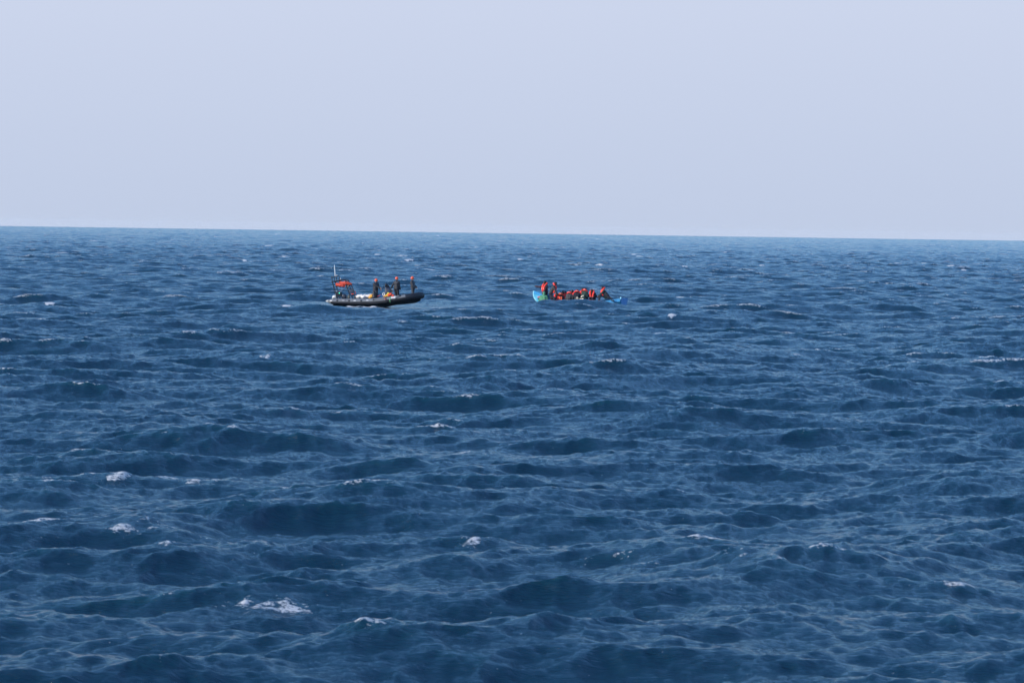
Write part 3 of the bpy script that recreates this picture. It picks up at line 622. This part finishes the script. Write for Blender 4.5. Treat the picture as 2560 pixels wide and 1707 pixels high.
pl = patch("information_plate", 1460, 792, 1552, 836, M['white'], slant=-8)
g = MB()
for k in range(3):
    y = 803 + k * 10; g.grid([[on_tube(1472 + 66 * i / 6, y - 6 * i / 6 + j * 3, 0.011) for j in range(2)] for i in range(7)])
g.build("plate_print", M['print_'], rb)
g = MB(); g.tube([on_tube(1452, 800, .02), on_tube(1442, 830, .018), on_tube(1438, 880, .018), on_tube(1441, 925, .018)], 0.030, 6, smooth=5, flat=0.4); g.build("hanging_strap", M['green_strap'], rb)
g = MB(); g.tube([on_tube(1665, 775, .03), on_tube(1640, 795, .03), on_tube(1600, 815, .025), on_tube(1560, 838, .02)], 0.017, 6, smooth=4); g.build("lifeline", M['strap'], rb)
g = MB(); g.tube([RB.w(*q1(x, y), .80) for x, y in ((1690, 750), (1735, 738), (1780, 742))], 0.016, 6, smooth=4); g.build("lifeline", M['strap'], rb)
# RESCUE lettering wrapped onto the tube
cu = bpy.data.curves.new("t", 'FONT'); cu.body = "RESCUE"; cu.size = 1.0; cu.resolution_u = 3; cu.space_character = 1.12
to = bpy.data.objects.new("t", cu); COL.objects.link(to); bpy.context.view_layer.update()
tm = bpy.data.meshes.new_from_object(to.evaluated_get(bpy.context.evaluated_depsgraph_get())); bpy.data.objects.remove(to)
bm = bmesh.new(); bm.from_mesh(tm); bmesh.ops.solidify
bmesh.ops.triangulate(bm, faces=bm.faces[:]); bmesh.ops.subdivide_edges(bm, edges=[e for e in bm.edges if e.calc_length() > .15], cuts=2); bmesh.ops.triangulate(bm, faces=bm.faces[:])
xs = [q.co.x for q in bm.verts]; x0, x1 = min(xs), max(xs)
for q in bm.verts:
    fx = (q.co.x - x0) / (x1 - x0); fy = q.co.y / 0.73
    q.co = on_tube(1120 + 188 * fx, 884 - 13 * fx - 33 * fy, 0.009) - RB.c
bm.to_mesh(tm); bm.free(); o = link_mesh("lettering", tm, [M['letter']], rb)

# stern frame (near and far hoops joined by cross bars)
bars = MB(); TN, TF = .52, -.52
def bar(pts, t, r=0.026, sh=0): bars.tube([W1(x + (62 if t < 0 else 0) + sh, y, t) for x, y in pts], r, 8, smooth=3)
for t in (TN, TF):
    bar([(292, 852), (240, 680), (205, 560), (182, 470)], t, .038)
    bar([(165, 474), (230, 462), (345, 440), (440, 425), (470, 440), (480, 500), (505, 590), (545, 720), (590, 775), (640, 846)], t, .036)
    bar([(560, 848), (556, 770), (560, 720)], t, .030)
for t in (TN, -.1):
    bars.tube([W1(x, y, t) for x, y in ((176, 352), (170, 400), (188, 474))], .030, 8, smooth=3)
    bars.tube([W1(x, y, t) for x, y in ((160, 380), (240, 362), (325, 347), (340, 400), (350, 440))], .030, 8, smooth=3)
    for xx in (222, 268): bars.tube([W1(xx, 366, t), W1(xx + 14, 458, t)], .026, 8)
bar([(222, 583), (300, 572)], TN, .027); bar([(240, 700), (382, 700)], TN, .034); bar([(380, 700), (395, 850)], TN, .034); bar([(400, 790), (440, 850)], TN, .024)
bar([(508, 590), (560, 545), (600, 560), (650, 690), (668, 840)], TN, .034); bar([(545, 640), (640, 632)], TN, .028); bar([(600, 770), (625, 850)], TN, .028)
for a in ((182, 470), (470, 440), (165, 378), (505, 590), (232, 650)):
    bars.tube([W1(a[0], a[1], TN), W1(a[0] + (62 if a[1] != 378 else 20), a[1], TF if a[1] != 378 else -.1)], .032, 8)
fr = bars.build("stern_frame", M['black_metal'], rb)
b = MB(); b.tube([W1(245, 352, .2), W1(238, 250, .2), W1(227, 108, .2)], .034, 10, rs=[.036, .034, .026]); b.build("antenna", M['white'], rb)
for x, y, r, t in ((280, 333, .042, .2), (358, 412, .06, .1), (330, 615, .025, .4), (442, 632, .03, .3)):
    b = MB(); b.ell(W1(x, y, t), (r, r, r)); b.cap(W1(x, y, t), .015, W1(x, y, t) - Z * (r + .03 if y < 500 else -r - .05), .015); b.build("frame_lamp", M['white'], rb)
b = MB(); p0, p1 = W1(320, 790, .5), W1(320, 700, .5); b.box(W1(318, 745, .5), (.20, .10, .17), (RB.a, RB.n, Z), .02); b.tube([W1(262, 700, .6), W1(300, 845, .6)], .03, 6); bx = b.build("battery_box", M['black_metal'], rb)
b = MB(); b.ell(W1(333, 720, .62), (.028, .028, .028)); b.build("indicator_lamp", M['green_lamp'], bx)
b = MB(); b.box(W1(595, 676, .50), (.17, .03, .15), (RB.a, RB.n, Z), .02); b.build("side_panel", M['dark_cowl'], rb)
b = MB(); b.cap(W1(600, 741, .5), .03, W1(655, 738, .5), .03); b.tube([W1(660, 680, .45), W1(686, 700, .45), W1(684, 745, .45), W1(655, 750, .45)], .025, 8, smooth=4); b.build("rescue_line", M['red_bag'], rb)
b = MB(); b.cap(W1(487, 575, .45), .035, W1(505, 625, .45), .045); b.build("radio_cover", M['khaki'], rb)
# orange self-righting bag, two folded lobes lashed across the frame
def lobe(pts, rs, t, nm, seed):
    b = MB()
    for i in range(len(pts) - 1): b.cap(W1(*pts[i], t), rs[i], W1(*pts[i + 1], t), rs[i + 1]); b.cap(W1(*pts[i], t - .35), rs[i], W1(*pts[i + 1], t - .35), rs[i + 1])
    return link_mesh(nm, remesh(b, .02, 2, RB.c, .012, seed), [M['orange_bag']], rb)
lobe([(283, 532), (350, 548), (430, 556)], [.11, .15, .11], .62, "righting_bag", 3)
lobe([(350, 480), (420, 512), (500, 505), (590, 528)], [.08, .14, .155, .10], .40, "righting_bag", 8)
b = MB(); b.tube([W1(445, 470, .75), W1(455, 520, .80), W1(450, 590, .70)], .018, 6, smooth=3); b.build("lashing", M['orange_bag'], rb)
# outboard motors
def motor(x, y, t, w, h, mt, label):
    c = W1(x, y, t); b = MB(); b.ell(c + Z * .0, (w, .19, h), (RB.a, RB.n, Z), 18, 12, power=.75); 
    r = thing("outboard_motor", RB.p(loc_s(c), t, -.2), label, "outboard motor"); cw = b.build("cowling", mt, r)
    b = MB(); b.box(c - Z * (h + .05), (w * .55, .10, .10), (RB.a, RB.n, Z), .02); b.build("mid_section", M['dark_cowl'], r)
    b = MB(); b.box(c - Z * (h + .38), (.07, .05, .30), (RB.a, RB.n, Z), .02); b.build("lower_unit", M['dark_cowl'], r)
    b = MB(); b.tube([c - RB.a * w * .9 * math.cos(q) + RB.n * .17 * math.sin(q) - Z * h * .35 for q in [2 * PI * i / 20 for i in range(20)]], .012, 6, closed=True); b.build("trim_band", M['grey_rubber'], r)
    return r
motor(236, 815, .30, .185, .17, M['silver'], "silver white outboard motor at the left end of the rescue boat stern")
motor(442, 800, -.25, .215, .21, M['dark_cowl'], "dark blue grey outboard motor behind the black stern frame")
# steering console
cons = MB(); cons.box(W1(1400, 720, .05), (.26, .24, .32), (RB.a, RB.n, Z), .05, taper=(.75, .85)); cons.cap(W1(1400, 640, .05), .17, W1(1460, 680, .05), .12)
cs = thing("steering_console", W1(1400, 800, .05), "dark steering console with wheel and hooded seat between the crew", "console")
cons.build("console_body", M['navy'], cs)
b = MB(); b.ell(W1(1365, 558, .0), (.145, .14, .155), (RB.a, RB.n, Z), 16, 10, power=.8); b.cap(W1(1350, 540, .1), .10, W1(1400, 590, .0), .12); b.build("hooded_screen", M['black_metal'], cs)
b = MB(); b.ell(W1(1352, 618, .2), (.10, .05, .08), (RB.a, RB.n, Z)); b.build("instrument_panel", M['dark_cowl'], cs)
b = MB(); wc = W1(1288, 605, .1); d1 = (RB.a * .35 + Z * .94).normalized(); b.tube([wc + (d1 * math.cos(q) + RB.n * math.sin(q) * .9 + RB.a * .3 * math.sin(q)) * .15 for q in [2 * PI * i / 24 for i in range(24)]], .016, 6, closed=True)
b.cap(wc, .02, W1(1330, 640, .05), .025); b.build("steering_wheel", M['black_metal'], cs)
b = MB(); b.tube([W1(x, y, .2) for x, y in ((1440, 690), (1470, 655), (1495, 650), (1506, 670), (1495, 692), (1460, 700))], .022, 8, smooth=4); b.tube([W1(x, y, .25) for x, y in ((1285, 702), (1340, 700), (1395, 703))], .015, 6); b.build("grab_rail", M['grey_rubber'], cs)
# cargo
def lump(name, pts, label, cat_, mt, group=None, flat=.75, seed=1, wr=.02):
    """rumpled bag: blobs (x, y, t, radius) fused"""
    b = MB(); c0 = W1(*pts[0][:3])
    for i, (x, y, t, r) in enumerate(pts):
        b.ell(W1(x, y, t), (r * 1.15, r, r * flat), (RB.a, RB.n, Z))
        if i: q = pts[i - 1]; b.cap(W1(q[0], q[1], q[2]), q[3] * .8 * flat, W1(x, y, t), r * .8 * flat)
    o = link_mesh(name, remesh(b, .022, 2, c0, wr, seed), [mt], None, c0); return tag(o, label, cat_, group)
lump("sack", [(740, 800, .35, .19), (800, 790, .35, .20), (860, 805, .45, .18)], "crumpled white sack farther from the crew on the rescue boat deck", "sack", M['sack_white'], "white sacks on the rescue boat deck", seed=3)
lump("sack", [(890, 795, .25, .19), (950, 800, .30, .18), (995, 785, .25, .16), (1020, 755, .2, .07)], "crumpled white sack with a raised end touching the orange bag", "sack", M['sack_white'], "white sacks on the rescue boat deck", seed=9)
lump("bag", [(1005, 815, .5, .11), (1035, 790, .5, .13), (1060, 755, .45, .08)], "upright orange yellow bag beside the white sacks and leftmost crew member", "bag", M['ochre'], seed=5, flat=1.0)
lump("bag", [(1310, 800, .55, .09), (1350, 785, .5, .11), (1395, 782, .5, .09)], "low ochre yellow bag below the steering console", "bag", M['ochre'], seed=6)
lump("bag", [(1385, 760, .35, .09), (1402, 730, .35, .085), (1400, 718, .35, .05)], "bright neon yellow bag between the ochre bag and the red bag", "bag", M['yellow'], seed=7, flat=1.0)
lump("bag", [(1420, 770, .45, .12), (1455, 745, .40, .13), (1500, 775, .4, .10), (1525, 785, .4, .06)], "orange red bag heaped on the tube beside the white information plate", "bag", M['red_bag'], seed=8, flat=.95)
lump("bag", [(1090, 740, .62, .12), (1095, 790, .62, .13), (1085, 700, .6, .07)], "tall black bag at the legs of the leftmost crew member", "bag", M['drysuit'], seed=12, flat=1.2)
lump("tarpaulin", [(540, 800, .1, .11), (530, 835, .1, .12)], "folded khaki canvas roll beside the dark outboard motor", "tarpaulin", M['khaki'], seed=11, flat=1.3)
b = MB(); c0 = W1(1300, 748, .4); b.tube([c0 + (RB.a * math.cos(q) + Z * math.sin(q)) * .085 for q in [2 * PI * i / 20 for i in range(20)]], .03, 8, closed=True); o = b.build("rope_ring", M['white'], org=c0); tag(o, "small white ring of rope in front of the steering console", "rope ring")
b = MB(); b.tube([W1(x, y, .55) for x, y in ((1222, 740), (1228, 790), (1240, 760), (1262, 800), (1272, 820))], .016, 6, smooth=4); o = b.build("rope", M['blue_rope'], org=W1(1240, 780, .55)); tag(o, "thin blue rope dangling beside the leftmost crew member's legs", "rope")
b = MB(); b.tube([W1(x, y, .6) for x, y in ((1160, 790), (1190, 785), (1218, 765), (1222, 750))], .017, 6, smooth=4); o = b.build("rope", M['red_rope'], org=W1(1190, 780, .6)); tag(o, "thin red rope across the leftmost crew member's boots", "rope")

# crew
dk = lambda x, t: (lambda p: Vector((p.x, p.y, RB.c.z + .26)))(W1(x, 800, t))
G = "crew in orange helmets standing on the rescue boat"
person("crew member in orange helmet and dark suit nearest the white sacks, forearms crossed in front", W1(1135, 452, .30), 305, 10, 4, hr=W1(1245, 625, .42), hl=W1(1232, 640, .10), fl=dk(1110, .1), fr=dk(1175, .35), group=G, top='drysuit_grey', skin='skin_light', crew=True, nod=22, look=325, sit=False, k=1.0)
person("crew member in orange helmet just right of the console, one arm reaching back to it", W1(1587, 412, .15), 58, 2, 0, hl=W1(1458, 625, -.05), hr=W1(1668, 690, .1), fl=dk(1570, -.05), fr=dk(1620, .2), group=G, top='drysuit', skin='skin_light', crew=True, nod=5, look=30, sit=False)
person("crew member in orange helmet nearest the black bow, hands held in front", W1(1925, 405, .10), 345, -6, 3, hl=W1(2012, 580, .0), hr=W1(2000, 600, .25), fl=dk(1880, .0), fr=dk(1925, .25), group=G, top='drysuit_grey', skin='skin_light', crew=True, nod=5, look=20, sit=False, elbows=Vector((0, 0, -1)))
# ---------------------------------------------------------------- blue wooden boat
def W2(x, y, t=0.0): return BB.w(1310 + x / 8.4, 680 + y / 8.4, t)
bb = thing("wooden_boat", BB.p(0, 0, 0), "low blue wooden boat crowded with people in red life jackets", "boat")
ls = lambda p: (p - BB.c).dot(BB.a)
S0 = ls(W2(212, 500, 0)); S1 = ls(W2(2100, 600, 0))
zs = lambda u: float(np.interp(u, [0, .07, .15, .3, .5, .7, .82, .92, 1], [.84, .74, .46, .16, .06, .07, .15, .31, .40]))
bw = lambda u: .98 * (min(1, u / .38) ** .62 if u < .38 else 1 - .26 * ((u - .38) / .62) ** 1.8)
kz = lambda u: float(np.interp(u, [0, .05, .15, .5, 1], [.45, -.20, -.42, -.50, -.36]))
NS = 48; P = []; IN = []; ST = []; GW = []
for i in range(NS + 1):
    u = i / NS; s = S0 + (S1 - S0) * u; row = []
    for v in range(-8, 9):
        q = v / 8; z = kz(u) + (zs(u) - kz(u)) * abs(q) ** 1.7; row.append(BB.p(s - .10 * (1 - abs(q)) * 0 + (.28 * (1 - (z - kz(0)) / .6) if u == 0 else 0) * 0, bw(u) * (math.copysign(abs(q) ** .72, q)), z))
    P.append(row)
    IN.append([BB.p(s, bw(u) * .93 * (math.copysign(abs(v / 8) ** .72, v)), kz(u) + .06 + (zs(u) - .01 - kz(u) - .06) * abs(v / 8) ** 1.7) for v in range(-8, 9)])
mb = MB(); mb.grid(P); mb.build("hull", M['cyan'], bb)
mb = MB(); mb.grid(IN); mb.build("inner_planking", M['wood'], bb)
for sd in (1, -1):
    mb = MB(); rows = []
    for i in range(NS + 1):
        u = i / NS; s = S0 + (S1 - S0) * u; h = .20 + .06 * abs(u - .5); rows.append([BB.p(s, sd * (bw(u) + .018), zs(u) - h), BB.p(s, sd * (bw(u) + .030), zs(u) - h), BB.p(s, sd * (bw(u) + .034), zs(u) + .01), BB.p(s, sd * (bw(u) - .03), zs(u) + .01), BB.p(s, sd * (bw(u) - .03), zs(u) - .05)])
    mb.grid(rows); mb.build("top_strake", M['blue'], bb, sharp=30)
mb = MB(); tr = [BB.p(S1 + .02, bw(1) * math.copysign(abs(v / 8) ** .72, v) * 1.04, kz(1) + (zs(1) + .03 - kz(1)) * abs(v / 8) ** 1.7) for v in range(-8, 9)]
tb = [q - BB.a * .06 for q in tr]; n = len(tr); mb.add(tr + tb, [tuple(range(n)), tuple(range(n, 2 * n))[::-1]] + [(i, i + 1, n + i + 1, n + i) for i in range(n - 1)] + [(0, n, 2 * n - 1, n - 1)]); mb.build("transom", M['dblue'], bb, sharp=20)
mb = MB(); mb.box(W2(2032, 545, .72), (.04, .05, .07), (BB.a, BB.n, Z), .01); mb.build("corner_post", M['stem'], bb)
mb = MB(); mb.tube([W2(204, 404, 0), W2(200, 450, 0), W2(204, 500, 0), W2(222, 545, 0), W2(255, 590, 0), W2(330, 640, 0)], .05, 8, rs=[.062, .05, .05, .055, .06, .06], smooth=4); mb.box(W2(208, 412, 0), (.065, .05, .05), (BB.a, BB.n, Z), .012); mb.build("stem_post", M['stem'], bb)
for s in (-2.2, -1.1, 0, 1.1, 2.1):
    mb = MB(); mb.box(BB.p(s, 0, -.05), (.12, .86, .02), (BB.a, BB.n, Z), .008); mb.build("thwart", M['wood'], bb)

G2 = "people in life jackets crowded in the blue boat"
fl_ = lambda x, t: (lambda p: Vector((p.x, p.y, BB.c.z - .25)))(W2(x, 500, t))
person("person in red life jacket standing at the bow with one arm stretched out left", W2(437, 222, -.15), 215, 6, 0, k=1.08, hr=W2(264, 302, -.25), hl=W2(400, 440, .1), fl=fl_(400, 0), fr=fl_(450, -.3), group=G2, top='j_purple', vest='vest', look=205, nod=6, elbows=Vector((0, 0, -1)))
person("tall person in black bending forward to the right beside the green jacket, red collar", W2(662, 245, .20), 350, 27, 0, hr=W2(700, 470, .35), hl=W2(690, 440, 0), fl=fl_(520, 0), fr=fl_(580, .3), group=G2, top='j_grey', legs='j_black', vest='vest', nod=28, k=1.08)
person("hunched person in a green hooded jacket seen from behind near the bow", W2(425, 448, .80), 70, 18, 0, fl=None, group=G2, top='j_green', hood=True, nod=35, k=1.2)
seat = [
 ("person in orange backed life jacket sitting low, nearest the tall bending person", 765, 452, .15, 95, 12, 0, 'j_black', 'vest_orange', dict(vest_back=True, nod=20)),
 ("person facing the camera in red life jacket in the middle, left of two such", 822, 424, -.35, 265, 8, 0, 'j_purple', 'vest', dict(nod=12)),
 ("person facing the camera in red life jacket in the middle, right of two such", 876, 436, -.45, 285, 8, 0, 'j_grey', 'vest', dict(nod=12)),
 ("person in grey cloth with back turned and broad red collar, mid boat", 958, 424, .25, 75, 14, 0, 'j_grey', 'vest', dict(nod=22)),
 ("person almost hidden behind the grey clothed back, only dark hair showing", 1008, 408, -.40, 250, 6, 0, 'j_black', 'vest', dict(nod=10)),
 ("person in black with back turned, red collar, above the cream ring", 1115, 396, .25, 85, 14, 0, 'j_black', 'vest', dict(nod=22)),
 ("person whose bare face shows toward the left, head highest of the middle row", 1230, 366, -.35, 215, 4, 0, 'j_purple', 'vest', dict(nod=0, look=200)),
 ("person in dark green with broad back turned right of the cream floats", 1292, 366, .15, 60, 12, 8, 'j_dgreen', 'vest', dict(nod=18)),
 ("person bowing forward under an arched red collar, right end of the row", 1425, 392, .10, 250, 28, 0, 'j_black', 'vest', dict(nod=45)),
 ("person in grey jacket slumped low under a red collar against the tall bending person", 688, 472, .45, 290, 24, 0, 'j_grey', 'vest', dict(nod=30)),
]
for lb, x, y, t, az, ln, sd, tp, vs, kw in seat:
    person(lb, W2(x, y, t), az, ln, sd, group=G2, top=tp, vest=vs, **kw)
person("person sitting alone near the stern facing left with red collar behind the head", W2(1650, 333, .10), 190, 20, 0, hl=W2(1530, 530, .35), hr=W2(1560, 520, -.1), group=G2, top='j_dgreen', vest='vest', look=190, nod=8)
def lump2(name, pts, label, cat_, mt, seed=1, flat=1.0, wr=.012, group=None):
    b = MB(); c0 = W2(*pts[0][:3])
    for i, (x, y, t, r) in enumerate(pts):
        b.ell(W2(x, y, t), (r, r, r * flat), (BB.a, BB.n, Z))
        if i: q = pts[i - 1]; b.cap(W2(q[0], q[1], q[2]), q[3] * .85, W2(x, y, t), r * .85)
    o = link_mesh(name, remesh(b, .02, 2, c0, wr, seed), [mt], None, c0); return tag(o, label, cat_, group)
lump2("float", [(1165, 560, .80, .045), (1200, 564, .80, .05), (1240, 568, .80, .045)], "long flat cream float at the water edge mid boat", "float", M['cream'], group="cream floats in the blue boat")
lump2("float", [(1203, 522, .70, .045), (1225, 508, .70, .055), (1245, 498, .70, .045)], "short tilted cream float above the long flat one", "float", M['cream'], 2, group="cream floats in the blue boat")
c0 = W2(1116, 556, .80); b = MB(); b.tube([c0 + (BB.a * math.cos(q) * .8 + Z * math.sin(q)) * .09 for q in [2 * PI * i / 20 for i in range(20)]], .028, 8, closed=True); o = b.build("ring_buoy", M['cream'], org=c0); tag(o, "small cream ring left of the cream floats", "ring")
lump2("life_jacket", [(285, 528, .55, .05), (315, 526, .60, .055), (348, 522, .62, .055)], "rolled red life jacket lying at the bow left of the green jacket", "life jacket", M['vest'], 4)
lump2("bag", [(300, 560, .55, .07), (335, 562, .6, .09)], "dark bundle under the rolled red life jacket at the bow", "bag", M['j_black'], 6)
lump2("bag", [(1720, 430, .1, .11), (1745, 490, .1, .16), (1780, 540, .1, .15), (1850, 562, .15, .05)], "dark cloth bundle trailing toward the stern behind the last person", "bag", M['j_black'], 7, flat=.7)
lump2("bag", [(590, 545, 1.0, .16), (640, 560, 1.0, .15), (560, 500, .95, .12)], "dark bundle at the water edge between the green jacket and the orange life jacket", "bag", M['j_black'], 11)
lump2("fender", [(1838, 596, .98, .045), (1868, 600, .98, .065), (1893, 602, .98, .05)], "small black fender at the waterline near the deep blue stern", "fender", M['black_rubber'], 8)

# ---------------------------------------------------------------- sea haze
hz = bpy.data.materials.new("haze"); hz.use_nodes = True; t = hz.node_tree; t.nodes.clear()
ho = t.nodes.new('ShaderNodeOutputMaterial'); hv = t.nodes.new('ShaderNodeVolumePrincipled')
hv.inputs['Color'].default_value = (0.62, 0.82, 1.0, 1); hv.inputs['Density'].default_value = HAZE; hv.inputs['Anisotropy'].default_value = 0.0
t.links.new(hv.outputs[0], ho.inputs['Volume'])
b = MB(); b.box((0, 0, -3.5), (9800, 9800, 12.5)); o = b.build("haze", hz, smooth=False); o['kind'] = 'stuff'
